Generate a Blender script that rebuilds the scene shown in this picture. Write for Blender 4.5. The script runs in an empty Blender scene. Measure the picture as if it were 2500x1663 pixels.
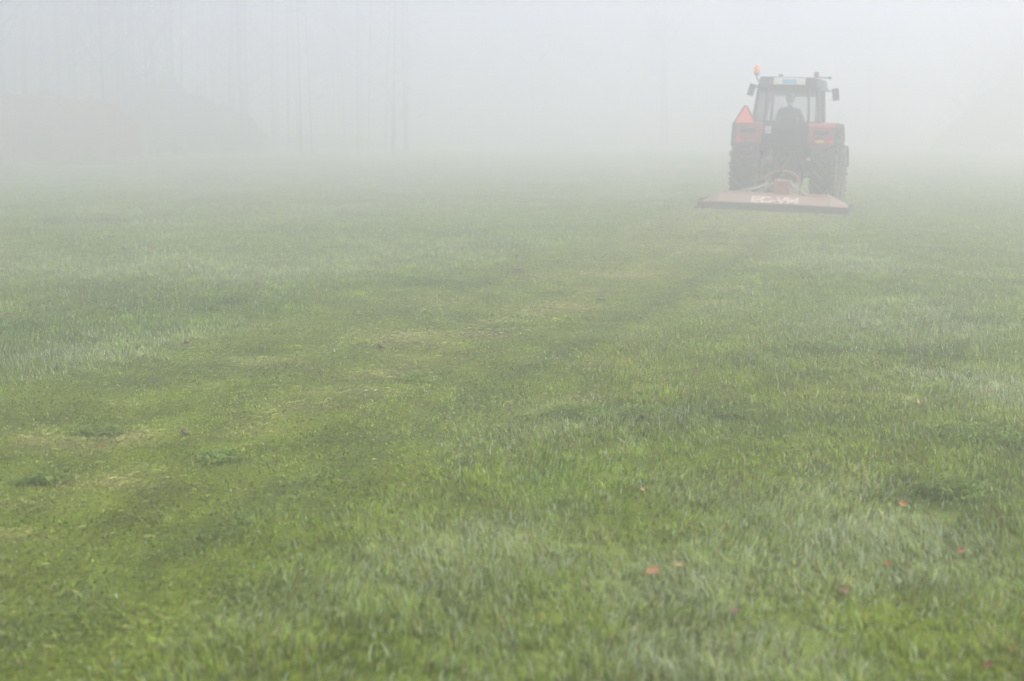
import bpy, bmesh, math, random
import numpy as np
from mathutils import Vector, Matrix, noise as mnoise

random.seed(7)
rng = np.random.default_rng(11)
SC = bpy.context.scene
COL = SC.collection
R = math.radians

# ------------------------------------------------------------------ camera numbers
CAM_H = 1.45
F_PX = 3472.2          # focal length in pixels of the 2500 px wide photograph (50 mm lens)
PITCH = math.atan(501.5 / F_PX)


def ground_at(px, py):
    """Flat-ground point under a pixel of the 2500x1663 photograph."""
    cx, cy = px - 1250.0, 831.5 - py
    c, s = math.cos(PITCH), math.sin(PITCH)
    dy = F_PX * c + cy * s
    dz = -F_PX * s + cy * c
    t = CAM_H / max(1e-6, -dz)
    return cx * t, dy * t


def disp(px, py):
    k = 2500.0 / 2357.0
    return ground_at(px * k, py * k)


def bearing(px, dist):
    return dist * (px - 1250.0) / 3508.0, dist


# ------------------------------------------------------------------ numpy noise
def _hash(ix, iy, seed):
    h = (ix.astype(np.int64) * 374761393 + iy.astype(np.int64) * 668265263 + seed * 974711) & 0xFFFFFFFF
    h = ((h ^ (h >> 13)) * 1274126177) & 0xFFFFFFFF
    h = h ^ (h >> 16)
    return (h & 0xFFFF) / 65535.0


def vnoise(x, y, seed=0):
    x = np.asarray(x, float); y = np.asarray(y, float)
    ix = np.floor(x); iy = np.floor(y)
    fx = x - ix; fy = y - iy
    fx = fx * fx * (3 - 2 * fx); fy = fy * fy * (3 - 2 * fy)
    ix = ix.astype(np.int64); iy = iy.astype(np.int64)
    a = _hash(ix, iy, seed); b = _hash(ix + 1, iy, seed)
    c = _hash(ix, iy + 1, seed); d = _hash(ix + 1, iy + 1, seed)
    return a + (b - a) * fx + (c - a) * fy + (a - b - c + d) * fx * fy


def fbm(x, y, seed=0, octv=3):
    x = np.asarray(x, float); y = np.asarray(y, float)
    v = 0; amp = 0.5; tot = 0
    for i in range(octv):
        ca, sa = math.cos(0.6 * i + 0.3), math.sin(0.6 * i + 0.3)
        v = v + amp * vnoise((x * ca - y * sa) * 2 ** i + 17.3 * i, (x * sa + y * ca) * 2 ** i - 9.1 * i, seed + 31 * i)
        tot += amp; amp *= 0.5
    return v / tot


def sstep(a, b, x):
    t = np.clip((x - a) / (b - a), 0, 1)
    return t * t * (3 - 2 * t)


# ------------------------------------------------------------------ layout
HEAD = R(18.0)
ROLL = R(1.9)
TX, TY = ground_at(1915, 505)


def height(x, y):
    x = np.asarray(x, float); y = np.asarray(y, float)
    z = 0.045 * (fbm(x / 2.3, y / 2.3, 3, 2) - 0.5) + 0.05 * (fbm(x / 9.0, y / 9.0, 5, 2) - 0.5)
    z = z * (1 - 0.85 * np.exp(-((x - TX) ** 2 + (y - TY) ** 2) / 9.0))
    z = z + 0.45 * sstep(38, 85, y) + 0.4 * sstep(85, 300, y)
    dx, dy = x - TX, y - TY
    s = dx * math.cos(HEAD) - dy * math.sin(HEAD)
    z = z - math.tan(ROLL) * s * np.exp(-(s / 3.2) ** 4) * np.exp(-((y - TY + 0.6) / 4.0) ** 4)
    return z


def h1(x, y):
    return float(height(np.array([x]), np.array([y]))[0])


def swath_u(x, y):
    """signed distance from the centre line of the mown strip (metres)."""
    dx, dy = x - TX, y - TY
    return dx * math.cos(HEAD) - dy * math.sin(HEAD) + 0.04


# soft patches read from the photograph: display px, radii in display px, strength
def blobs(lst, x, y):
    out = np.zeros_like(x)
    for (px, py, rx, ry, w) in lst:
        gx, gy = disp(px, py)
        x1, _ = disp(px + rx, py)
        _, ya = disp(px, py + ry)
        _, yb = disp(px, py - ry)
        sx = abs(x1 - gx); sy = max(0.05, (yb - ya) / 2)
        out += w * np.exp(-((x - gx) / sx) ** 2 - ((y - gy) / sy) ** 2)
    return out


PALE = [(2080, 745, 260, 45, 1.0), (1000, 570, 380, 26, .8), (150, 830, 230, 45, .9), (420, 780, 200, 40, .7),
        (2050, 1235, 230, 60, .8), (1520, 1330, 260, 55, .8), (1130, 1230, 200, 55, .7), (1850, 600, 330, 22, .5),
        (640, 620, 300, 30, .5), (2230, 900, 200, 50, .5), (1000, 1330, 140, 50, .5), (1500, 1500, 300, 45, .4),
        (2200, 690, 200, 25, .6), (350, 880, 150, 20, .3)]
DARK = [(250, 668, 240, 14, .9), (330, 700, 200, 18, .7), (70, 750, 110, 18, .9), (220, 508, 130, 7, 1.0),
        (1010, 650, 130, 10, .8), (430, 500, 120, 6, .7), (2100, 810, 200, 22, .8), (1560, 950, 260, 30, .8),
        (2200, 1140, 140, 35, 1.0), (2300, 1240, 120, 60, .8), (1000, 860, 90, 16, .7), (40, 480, 90, 6, .6),
        (640, 700, 220, 18, .4), (2200, 1000, 220, 30, .7), (1700, 1000, 220, 25, .5), (220, 1000, 60, 10, .9),
        (90, 1100, 60, 10, .8), (500, 1060, 70, 14, .6), (1080, 460, 60, 4, .7), (800, 495, 80, 5, .6),
        (1690, 480, 60, 5, .4), (1980, 580, 200, 9, .35), (2280, 740, 120, 18, .5), (1650, 545, 130, 3, .8)]
STRAW = [(1300, 704, 80, 9, 1.0), (1110, 768, 90, 8, .9), (900, 775, 100, 16, .7), (830, 897, 70, 9, .9), (90, 1010, 50, 12, 1.0),
         (310, 1000, 70, 12, .8), (1670, 660, 50, 4, .9), (1640, 692, 50, 4, .9), (1760, 605, 60, 4, .8), (1320, 918, 50, 12, .7),
         (1440, 630, 130, 9, .5), (600, 830, 120, 10, .4), (200, 1020, 120, 20, .4), (1000, 690, 100, 8, .3), (1600, 570, 130, 10, .5),
         (1240, 640, 80, 6, .3), (2100, 925, 40, 7, .6), (1360, 838, 50, 4, .6)]
BROWN = [(1170, 626, 70, 7, .9), (130, 1024, 80, 9, .9), (620, 1115, 60, 12, .5), (1340, 915, 30, 10, .6), (820, 897, 35, 5, .6),
         (1710, 1095, 40, 12, .5), (640, 1340, 60, 12, .5), (700, 1290, 60, 10, .5), (1640, 545, 120, 4, .6), (1930, 1360, 60, 14, .4),
         (300, 1085, 70, 14, .4), (1600, 1225, 60, 18, .3), (880, 800, 30, 5, .5), (950, 1158, 30, 8, .8)]


def field(x, y):
    """colour and growth of the turf at a point of the field."""
    u = swath_u(x, y)
    wob = 0.5 * (fbm(x / 0.8, y / 0.8, 41, 2) - 0.5)
    mown = sstep(1.75, 1.20, np.abs(u + wob)) * sstep(TY + 1.0, TY - 1.2, y)
    n1 = fbm(x / 1.3, y / 1.8, 51, 3)
    n2 = fbm(x / 0.35, y / 0.5, 57, 2)
    n3 = fbm(x / 4.5, y / 7.0, 61, 2)
    n4 = fbm(x / 0.12, y / 0.16, 67, 2)
    pale = np.clip(blobs(PALE, x, y), 0, 1) * (0.35 + 1.1 * n2) + 0.9 * sstep(.50, .72, n1) * sstep(.3, .6, n3) * 0.8
    pale = np.clip(pale, 0, 1) * (1 - 0.9 * mown)
    dark = np.clip(blobs(DARK, x, y) * (0.4 + 1.1 * n2), 0, 1) + 0.45 * sstep(.60, .8, 1 - n1)
    dark = np.clip(dark, 0, 1)
    straw = np.clip(blobs(STRAW, x, y) * (0.45 + 1.2 * n2), 0, 1)
    row = np.exp(-((u - .32) / .22) ** 2) + .35 * np.exp(-((u + .6) / .15) ** 2)
    st_ = fbm(x / .55, y / .16, 59, 2)                    # cuttings lie in short cross streaks
    straw = np.clip(straw + mown * (0.02 + 0.75 * row) * sstep(.52, .72, st_), 0, 1)
    track = np.exp(-((u - 1.10 - .06 * n2) / .15) ** 2) + .55 * np.exp(-((u + .80) / .13) ** 2)   # pressed wheel lines
    dark = np.clip(dark + mown * track * (.35 + .5 * n2), 0, 1)
    straw = straw * (1 - .7 * np.clip(track, 0, 1))
    straw = np.clip(straw + mown * 0.30 * sstep(17, 25, y), 0, 1)
    brown = np.clip(blobs(BROWN, x, y) * (0.3 + 1.2 * n4), 0, 1)
    brown = np.clip(brown + 0.5 * sstep(.70, .85, n4) * sstep(.45, .6, n2), 0, 1)
    return dict(u=u, mown=mown, pale=pale, dark=dark, straw=straw, brown=brown, n1=n1, n2=n2, n3=n3, n4=n4)


C_BASE = np.array([0.215, 0.350, 0.030])
C_OLIVE = np.array([0.260, 0.330, 0.026])
C_PALE = np.array([0.370, 0.470, 0.210])
C_DARK = np.array([0.110, 0.200, 0.050])
C_MOWN = np.array([0.215, 0.310, 0.022])
C_STRAW = np.array([0.440, 0.420, 0.170])
C_BROWN = np.array([0.110, 0.085, 0.050])


def mixc(c, k, col):
    return c * (1 - k[:, None]) + col[None, :] * k[:, None]


def turf_colour(f):
    n = len(f['u'])
    c = np.repeat(C_BASE[None, :], n, 0)
    c = mixc(c, np.clip(0.6 * sstep(.35, .75, f['n3'] * .6 + f['n2'] * .4), 0, 1), C_OLIVE)
    c = mixc(c, f['mown'] * .75, C_MOWN)
    c = mixc(c, f['pale'] * .8, C_PALE)
    c = mixc(c, f['dark'] * .75, C_DARK)
    c = mixc(c, f['straw'] * .75, C_STRAW)
    c = mixc(c, f['brown'] * .6, C_BROWN)
    return c


# ------------------------------------------------------------------ tags
def tag(o, label=None, cat=None, group=None, kind=None):
    if label: o['label'] = label
    if cat: o['category'] = cat
    if group: o['group'] = group
    if kind: o['kind'] = kind
    return o


# ------------------------------------------------------------------ materials
def new_mat(name):
    m = bpy.data.materials.new(name)
    m.use_nodes = True
    nt = m.node_tree
    return m, nt, nt.nodes['Principled BSDF']


def paint(name, col, rough=.5, metal=0., var=.25, scale=9., dirt=None, dirt_amt=0., spec=.4, bump=.0):
    m, nt, b = new_mat(name)
    tc = nt.nodes.new('ShaderNodeTexCoord')
    nz = nt.nodes.new('ShaderNodeTexNoise'); nz.inputs['Scale'].default_value = scale; nz.inputs['Detail'].default_value = 5
    nt.links.new(tc.outputs['Object'], nz.inputs['Vector'])
    rp = nt.nodes.new('ShaderNodeValToRGB')
    d = dirt or tuple(c * (1 - var) for c in col)
    rp.color_ramp.elements[0].position = .35 + .25 * (dirt_amt if dirt else 0)
    rp.color_ramp.elements[1].position = .68
    rp.color_ramp.elements[0].color = (*d, 1)
    rp.color_ramp.elements[1].color = (*col, 1)
    nt.links.new(nz.outputs['Fac'], rp.inputs['Fac'])
    nt.links.new(rp.outputs['Color'], b.inputs['Base Color'])
    b.inputs['Roughness'].default_value = rough
    b.inputs['Metallic'].default_value = metal
    b.inputs['Specular IOR Level'].default_value = spec
    if bump:
        bp = nt.nodes.new('ShaderNodeBump'); bp.inputs['Strength'].default_value = bump; bp.inputs['Distance'].default_value = .02
        nt.links.new(nz.outputs['Fac'], bp.inputs['Height'])
        nt.links.new(bp.outputs['Normal'], b.inputs['Normal'])
    return m


M = {}
M['red'] = paint('red_tractor_paint', (.31, .04, .043), .45, dirt=(.21, .055, .05), dirt_amt=.2)
M['deck_red'] = paint('worn_red_deck_paint', (.24, .085, .07), .6, dirt=(.20, .145, .115), dirt_amt=.5, scale=5)
M['hitch_red'] = paint('red_hitch_paint', (.28, .07, .06), .5, dirt=(.3, .12, .1), dirt_amt=.3)
M['black'] = paint('black_steel', (.022, .023, .025), .55)
M['cabgrey'] = paint('dark_grey_cab_metal', (.045, .047, .05), .5)
M['roofgrey'] = paint('dark_grey_roof_plastic', (.055, .05, .052), .55)
M['rubber'] = paint('tyre_rubber', (.024, .024, .024), .8, dirt=(.05, .045, .035), dirt_amt=.2, scale=14)
M['skirt'] = paint('rubber_skirt', (.03, .03, .03), .8, dirt=(.06, .06, .05), dirt_amt=.2)
M['rim'] = paint('grey_rim', (.35, .33, .30), .5, dirt=(.14, .12, .10), dirt_amt=.3)
M['sign_red'] = paint('fluorescent_red_sheet', (1.0, .20, .15), .4, var=.06)
M['sign_edge'] = paint('dark_red_reflective_edge', (.16, .03, .035), .35)
M['lamp_red'] = paint('red_lens', (.85, .03, .03), .2, var=.1)
M['lamp_orange'] = paint('orange_lens', (.95, .28, .05), .2, var=.1)
M['white'] = paint('white_panel', (.74, .72, .62), .5, var=.12)
M['blue'] = paint('light_blue_print', (.16, .50, .72), .45, var=.3, scale=30)
M['letter'] = paint('worn_white_lettering', (.85, .83, .74), .6, dirt=(.42, .33, .26), dirt_amt=.38, scale=16)
M['plate'] = paint('yellow_plate', (.75, .55, .12), .5, var=.15)
M['pale_steel'] = paint('pale_bare_steel', (.42, .43, .41), .5, var=.3)
M['deck_top'] = paint('dusty_clippings_crust', (.42, .39, .28), .9, dirt=(.30, .16, .10), dirt_amt=.5, scale=7)
M['cloth'] = paint('dark_blue_work_jacket', (.03, .035, .05), .9)
M['trousers'] = paint('dark_trousers', (.03, .03, .035), .9)
M['skin'] = paint('skin', (.42, .26, .19), .6, var=.1)
M['hair'] = paint('dark_hair', (.03, .025, .02), .8)
M['bark'] = paint('grey_brown_bark', (.055, .05, .043), .95, dirt=(.09, .095, .07), dirt_amt=.4, scale=3, bump=.4)
M['twig'] = paint('twigs', (.075, .06, .05), .95, scale=2)
M['soil'] = paint('dark_soil', (.11, .085, .06), .95, scale=25, bump=.6)

m, nt, b = new_mat('thin_window_glass')
nt.nodes.remove(b)
tr = nt.nodes.new('ShaderNodeBsdfTransparent'); tr.inputs[0].default_value = (.93, .95, .94, 1)
gl = nt.nodes.new('ShaderNodeBsdfGlossy'); gl.inputs['Roughness'].default_value = .08
df = nt.nodes.new('ShaderNodeBsdfDiffuse'); df.inputs[0].default_value = (.35, .35, .33, 1)
mx0 = nt.nodes.new('ShaderNodeMixShader'); mx0.inputs[0].default_value = .05
mx = nt.nodes.new('ShaderNodeMixShader'); fr = nt.nodes.new('ShaderNodeFresnel'); fr.inputs[0].default_value = 1.45
nt.links.new(tr.outputs[0], mx0.inputs[1]); nt.links.new(df.outputs[0], mx0.inputs[2])
nt.links.new(fr.outputs[0], mx.inputs[0]); nt.links.new(mx0.outputs[0], mx.inputs[1]); nt.links.new(gl.outputs[0], mx.inputs[2])
nt.links.new(mx.outputs[0], nt.nodes['Material Output'].inputs[0])
M['glass'] = m


def leafy(name, attr=None, col=(.1, .15, .03), trans=.3, gloss=.06, rough=.45):
    """diffuse + translucent + a thin wet sheen; colour from a per-leaf attribute or constant with noise."""
    m, nt, b = new_mat(name)
    nt.nodes.remove(b)
    if attr:
        a = nt.nodes.new('ShaderNodeAttribute'); a.attribute_name = attr
        src = a.outputs['Color']
    else:
        tc = nt.nodes.new('ShaderNodeTexCoord')
        nz = nt.nodes.new('ShaderNodeTexNoise'); nz.inputs['Scale'].default_value = 6; nz.inputs['Detail'].default_value = 4
        nt.links.new(tc.outputs['Object'], nz.inputs['Vector'])
        rp = nt.nodes.new('ShaderNodeValToRGB')
        rp.color_ramp.elements[0].position = .35; rp.color_ramp.elements[1].position = .65
        rp.color_ramp.elements[0].color = (*[c * .65 for c in col], 1)
        rp.color_ramp.elements[1].color = (*[c * 1.2 for c in col], 1)
        nt.links.new(nz.outputs['Fac'], rp.inputs['Fac'])
        src = rp.outputs['Color']
    d = nt.nodes.new('ShaderNodeBsdfDiffuse'); t = nt.nodes.new('ShaderNodeBsdfTranslucent')
    g = nt.nodes.new('ShaderNodeBsdfGlossy'); g.inputs['Roughness'].default_value = rough
    g.inputs[0].default_value = (.9, .95, 1, 1)
    m1 = nt.nodes.new('ShaderNodeMixShader'); m1.inputs[0].default_value = trans
    m2 = nt.nodes.new('ShaderNodeMixShader'); m2.inputs[0].default_value = gloss
    nt.links.new(src, d.inputs[0]); nt.links.new(src, t.inputs[0])
    nt.links.new(d.outputs[0], m1.inputs[1]); nt.links.new(t.outputs[0], m1.inputs[2])
    nt.links.new(m1.outputs[0], m2.inputs[1]); nt.links.new(g.outputs[0], m2.inputs[2])
    nt.links.new(m2.outputs[0], nt.nodes['Material Output'].inputs[0])
    return m


M['grass'] = leafy('wet_grass', 'turf', trans=.5, gloss=.022)
M['clip'] = leafy('cut_clippings', 'turf', trans=.2, gloss=.03)
M['weed'] = leafy('broad_weed_leaf', None, (.155, .245, .04), .45, .02)
M['beech'] = leafy('brown_beech_leaves', None, (.40, .17, .075), .3, .0)
M['evergreen'] = leafy('dull_evergreen_leaves', None, (.07, .095, .055), .2, .0)
M['bramble'] = leafy('grey_brown_bramble', None, (.12, .10, .08), .2, .0)
M['leaf_orange'] = leafy('orange_fallen_leaf', None, (.44, .20, .085), .3, .03)
M['leaf_red'] = leafy('red_fallen_leaf', None, (.34, .11, .055), .3, .03)
M['leaf_tan'] = leafy('tan_fallen_leaf', None, (.50, .33, .17), .25, .03)
M['leaf_brown'] = leafy('brown_fallen_leaf', None, (.15, .085, .055), .2, .03)

# turf sheet under the blades
m, nt, b = new_mat('turf_soil_and_thatch')
a = nt.nodes.new('ShaderNodeAttribute'); a.attribute_name = 'turf'
geo = nt.nodes.new('ShaderNodeNewGeometry')
nz = nt.nodes.new('ShaderNodeTexNoise'); nz.inputs['Scale'].default_value = 45; nz.inputs['Detail'].default_value = 6
nz2 = nt.nodes.new('ShaderNodeTexNoise'); nz2.inputs['Scale'].default_value = 3.1; nz2.inputs['Detail'].default_value = 5
mp = nt.nodes.new('ShaderNodeVectorMath'); mp.operation = 'MULTIPLY'; mp.inputs[1].default_value = (1, .6, 1)
nt.links.new(geo.outputs['Position'], mp.inputs[0])
nt.links.new(mp.outputs[0], nz.inputs['Vector']); nt.links.new(mp.outputs[0], nz2.inputs['Vector'])
ad = nt.nodes.new('ShaderNodeMath'); ad.operation = 'ADD'
nt.links.new(nz.outputs['Fac'], ad.inputs[0]); nt.links.new(nz2.outputs['Fac'], ad.inputs[1])
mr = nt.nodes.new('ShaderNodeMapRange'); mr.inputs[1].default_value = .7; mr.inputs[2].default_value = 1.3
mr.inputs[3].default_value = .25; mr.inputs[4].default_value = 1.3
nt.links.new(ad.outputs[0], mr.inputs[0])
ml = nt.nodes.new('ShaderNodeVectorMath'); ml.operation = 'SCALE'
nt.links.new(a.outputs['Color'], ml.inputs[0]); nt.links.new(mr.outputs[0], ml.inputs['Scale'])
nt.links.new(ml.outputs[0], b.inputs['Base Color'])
b.inputs['Roughness'].default_value = .95; b.inputs['Specular IOR Level'].default_value = .1
bp = nt.nodes.new('ShaderNodeBump'); bp.inputs['Strength'].default_value = .5; bp.inputs['Distance'].default_value = .03
nt.links.new(nz.outputs['Fac'], bp.inputs['Height']); nt.links.new(bp.outputs['Normal'], b.inputs['Normal'])
M['ground'] = m


# ------------------------------------------------------------------ mesh helper
class MB:
    def __init__(s):
        s.v = []; s.f = []; s.smooth = []

    def add(s, vs, fs, smooth=False, mat=None):
        o = len(s.v)
        if mat is not None: vs = [mat @ Vector(v) for v in vs]
        s.v += [tuple(v) for v in vs]
        s.f += [tuple(i + o for i in f) for f in fs]
        s.smooth += [smooth] * len(fs)
        return s

    def box(s, c, size, rot=None, bev=.012, top=None):
        """bevelled box; top=(sx, sy) scales the upper face."""
        bm = bmesh.new()
        bmesh.ops.create_cube(bm, size=1)
        for v in bm.verts:
            k = top if (top and v.co.z > 0) else (1, 1)
            v.co = Vector((v.co.x * size[0] * k[0], v.co.y * size[1] * k[1], v.co.z * size[2]))
        if bev > 0:
            bmesh.ops.bevel(bm, geom=list(bm.edges), offset=min(bev, .3 * min(size)), segments=2, affect='EDGES', profile=.6)
        mt = Matrix.Translation(Vector(c))
        if rot: mt = mt @ rot
        bm.verts.index_update()
        s.add([v.co.copy() for v in bm.verts], [[v.index for v in f.verts] for f in bm.faces], False, mt)
        bm.free()
        return s

    def tube(s, pts, rad, n=8, cap=True, smooth=True):
        pts = [Vector(p) for p in pts]
        if not hasattr(rad, '__len__'): rad = [rad] * len(pts)
        rings = []; vs = []
        up = None
        for i, p in enumerate(pts):
            t = (pts[min(i + 1, len(pts) - 1)] - pts[max(i - 1, 0)]).normalized()
            if up is None:
                up = Vector((0, 0, 1)) if abs(t.z) < .9 else Vector((1, 0, 0))
            a = t.cross(up)
            if a.length < 1e-5: a = t.cross(Vector((0, 1, 0)))
            a.normalize(); bb = t.cross(a).normalized(); up = -bb if False else up
            for k in range(n):
                th = 2 * math.pi * k / n
                vs.append(p + (a * math.cos(th) + bb * math.sin(th)) * rad[i])
        fs = []
        for i in range(len(pts) - 1):
            for k in range(n):
                fs.append((i * n + k, i * n + (k + 1) % n, (i + 1) * n + (k + 1) % n, (i + 1) * n + k))
        if cap:
            fs.append(tuple(range(n - 1, -1, -1)))
            fs.append(tuple(range((len(pts) - 1) * n, len(pts) * n)))
        s.add(vs, fs, smooth)
        return s

    def lathe_x(s, prof, n=40, c=(0, 0, 0), closed=True):
        """profile of (x, r) turned about the x axis."""
        vs = []; fs = []; k = len(prof)
        for i in range(n):
            th = 2 * math.pi * i / n
            for (x, r) in prof:
                vs.append((c[0] + x, c[1] + r * math.cos(th), c[2] + r * math.sin(th)))
        for i in range(n):
            j = (i + 1) % n
            for q in range(k if closed else k - 1):
                q2 = (q + 1) % k
                fs.append((i * k + q, i * k + q2, j * k + q2, j * k + q))
        s.add(vs, fs, True)
        return s

    def prism(s, poly, axis, a, b):
        """extrude polygon (two coords) along an axis from a to b."""
        def p3(p, t):
            if axis == 'x': return (t, p[0], p[1])
            if axis == 'y': return (p[0], t, p[1])
            return (p[0], p[1], t)
        n = len(poly)
        vs = [p3(p, a) for p in poly] + [p3(p, b) for p in poly]
        fs = [tuple(range(n - 1, -1, -1)), tuple(range(n, 2 * n))]
        for i in range(n):
            j = (i + 1) % n
            fs.append((i, j, n + j, n + i))
        s.add(vs, fs, False)
        return s

    def sphere(s, c, r, nu=14, nv=9, sc=(1, 1, 1)):
        vs = []; fs = []
        for j in range(nv + 1):
            ph = math.pi * j / nv
            for i in range(nu):
                th = 2 * math.pi * i / nu
                vs.append((c[0] + r * sc[0] * math.sin(ph) * math.cos(th), c[1] + r * sc[1] * math.sin(ph) * math.sin(th), c[2] + r * sc[2] * math.cos(ph)))
        for j in range(nv):
            for i in range(nu):
                fs.append((j * nu + i, j * nu + (i + 1) % nu, (j + 1) * nu + (i + 1) % nu, (j + 1) * nu + i))
        s.add(vs, fs, True)
        return s

    def build(s, name, mat, parent=None, fixn=True):
        me = bpy.data.meshes.new(name)
        me.from_pydata(s.v, [], s.f)
        me.polygons.foreach_set('use_smooth', s.smooth)
        if fixn:
            bm = bmesh.new(); bm.from_mesh(me)
            bmesh.ops.remove_doubles(bm, verts=bm.verts, dist=1e-5)
            bmesh.ops.recalc_face_normals(bm, faces=bm.faces)
            bm.to_mesh(me); bm.free()
        me.materials.append(mat)
        o = bpy.data.objects.new(name, me)
        COL.objects.link(o)
        if parent: o.parent = parent
        return o


def empty(name, loc, rot=(0, 0, 0)):
    o = bpy.data.objects.new(name, None)
    o.empty_display_size = .3
    o.location = loc; o.rotation_euler = rot
    COL.objects.link(o)
    return o


def RX(a): return Matrix.Rotation(a, 4, 'X')
def RY(a): return Matrix.Rotation(a, 4, 'Y')
def RZ(a): return Matrix.Rotation(a, 4, 'Z')


# ------------------------------------------------------------------ ground sheet
def axis_coords(lo, hi, step, far_lo, far_hi):
    a = list(np.arange(lo, hi + 1e-6, step))
    s = step; v = a[-1]
    while v < far_hi:
        s *= 1.18; v += s; a.append(min(v, far_hi))
    s = step; v = a[0]
    pre = []
    while v > far_lo:
        s *= 1.18; v -= s; pre.append(max(v, far_lo))
    return np.array(pre[::-1] + a)


gx = axis_coords(-9, 13, .14, -400, 400)
gy = axis_coords(2.0, 34, .14, -100, 400)
GX, GY = np.meshgrid(gx, gy)
fx, fy = GX.ravel(), GY.ravel()
fz = height(fx, fy)
nx, ny = len(gx), len(gy)
idx = np.arange(nx * ny).reshape(ny, nx)
quads = np.stack([idx[:-1, :-1], idx[:-1, 1:], idx[1:, 1:], idx[1:, :-1]], -1).reshape(-1, 4)


def np_mesh(name, verts, loops, starts, colours=None, smooth=False):
    me = bpy.data.meshes.new(name)
    me.vertices.add(len(verts)); me.vertices.foreach_set('co', verts.astype(np.float32).ravel())
    me.loops.add(len(loops)); me.loops.foreach_set('vertex_index', loops.astype(np.int32))
    me.polygons.add(len(starts)); me.polygons.foreach_set('loop_start', starts.astype(np.int32))
    if smooth: me.polygons.foreach_set('use_smooth', np.ones(len(starts), bool))
    if colours is not None:
        at = me.attributes.new('turf', 'FLOAT_COLOR', 'POINT')
        c4 = np.ones((len(verts), 4), np.float32); c4[:, :3] = colours
        at.data.foreach_set('color', c4.ravel())
    me.update(calc_edges=True)
    me.validate()
    return me


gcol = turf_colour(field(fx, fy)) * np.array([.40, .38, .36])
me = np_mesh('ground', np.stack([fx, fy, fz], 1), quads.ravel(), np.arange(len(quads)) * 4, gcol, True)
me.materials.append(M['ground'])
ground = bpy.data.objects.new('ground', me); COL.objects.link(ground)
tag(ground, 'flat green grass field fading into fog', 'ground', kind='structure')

# ------------------------------------------------------------------ grass blades (one stuff object)
N = 1450000
Y0, Y1 = 2.9, 60.0
ys = np.linspace(Y0, Y1, 4000)
wid = 2 * (0.45 * ys + 0.7)
dens = (4.0 / ys) ** 1.45
pdf = wid * dens; cdf = np.cumsum(pdf); cdf /= cdf[-1]
by = np.interp(rng.random(N), cdf, ys)
bx = (rng.random(N) * 2 - 1) * (0.45 * by + 0.7)
# gather some of the blades into tufts
k = rng.random(N) < .55
tx = np.round(bx / .055) * .055 + .03 * (_hash(np.floor(bx / .055).astype(int), np.floor(by / .055).astype(int), 9) - .5)
ty = np.round(by / .055) * .055 + .03 * (_hash(np.floor(bx / .055).astype(int), np.floor(by / .055).astype(int), 10) - .5)
bx = np.where(k, bx * .45 + tx * .55, bx); by = np.where(k, by * .45 + ty * .55, by)
F = field(bx, by)
keep = rng.random(N) > np.maximum(F['brown'] * .75, (.75 - .35 * F['mown']) * sstep(.52, .70, fbm(bx / .09, by / .12, 91, 2)))
keep &= ~((np.abs(swath_u(bx, by)) < 1.3) & (by > TY - 2.1) & (by < TY + 1.2) & (rng.random(N) < .7))
bx, by = bx[keep], by[keep]; N = len(bx)
F = {q: v[keep] for q, v in F.items()}
bz = height(bx, by)
big = fbm(bx / .22, by / .22, 71, 2)
tuft = fbm(bx / .075, by / .09, 73, 2)                      # single tufts
hgt = 0.80 * (0.034 + 0.022 * F['pale'] + .016 * F['dark'] + .04 * (big - .45) + .045 * (tuft - .45)) * (1 - .40 * F['mown'])
hgt = np.clip(hgt, .018, .2) * (.55 + .9 * rng.random(N))
wb = (0.0028 + .0028 * rng.random(N)) * np.maximum(1, (by / 5.0)) ** .80
hgt = np.maximum(hgt, wb * 2.0)
th = rng.random(N) * 2 * math.pi
# lean: a slowly turning common direction plus scatter
wd = 2.2 + 9.0 * (fbm(bx / .5, by / .5, 81, 2) - .5) + rng.normal(0, 1.2, N)
ln = np.abs(rng.normal(.55, .38, N)) + .65 * F['mown'] + .3 * F['straw']
ln = np.clip(ln, .05, 1.35)
dxl, dyl = np.cos(wd) * np.sin(ln), np.sin(wd) * np.sin(ln)
up = np.cos(ln)
wx, wy = np.cos(th) * wb * .5, np.sin(th) * wb * .5
P0 = np.stack([bx, by, bz - .004], 1)
W = np.stack([wx, wy, np.zeros(N)], 1)
mid = P0 + np.stack([dxl * .45 * hgt * .6, dyl * .45 * hgt * .6, (up * .35 + .65) * hgt * .55], 1)
tip = P0 + np.stack([dxl * hgt * 1.1, dyl * hgt * 1.1, np.maximum(.28, up) * hgt], 1)
V = np.empty((N, 5, 3), np.float32)
V[:, 0] = P0 - W; V[:, 1] = P0 + W; V[:, 2] = mid + W * .8; V[:, 3] = mid - W * .8; V[:, 4] = tip
L = (np.arange(N)[:, None] * 5 + np.array([0, 1, 2, 3, 3, 2, 4])[None, :]).ravel()
S = (np.arange(N)[:, None] * 7 + np.array([0, 4])[None, :]).ravel()
bc = turf_colour(F)
jit = np.exp(rng.normal(0, .36, N) * np.minimum(1, 6 / by) ** .6 + 0.8 * (tuft - .5) + .7 * (fbm(bx / .3, by / .4, 75, 2) - .5))[:, None]
bc = bc * jit
r1 = rng.random(N)
r1 = np.where(rng.random(N) < np.clip(6 / by, .35, 1) ** .7, r1, .5)          # single odd blades do not stand out far off
bc = np.where((r1 < .10)[:, None], bc * .65 + .35 * np.array([.30, .31, .06]), bc)          # yellowing blades
bc = np.where(((r1 > .10) & (r1 < .145))[:, None], np.array([.36, .27, .12]) * jit, bc)   # dry blades
bc = np.where(((r1 > .145) & (r1 < .165))[:, None], np.array([.17, .10, .06]) * jit, bc)  # dead blades
dewy = (r1 > .92 - .22 * F['pale']) & (rng.random(N) > .8 * F['mown'])
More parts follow.
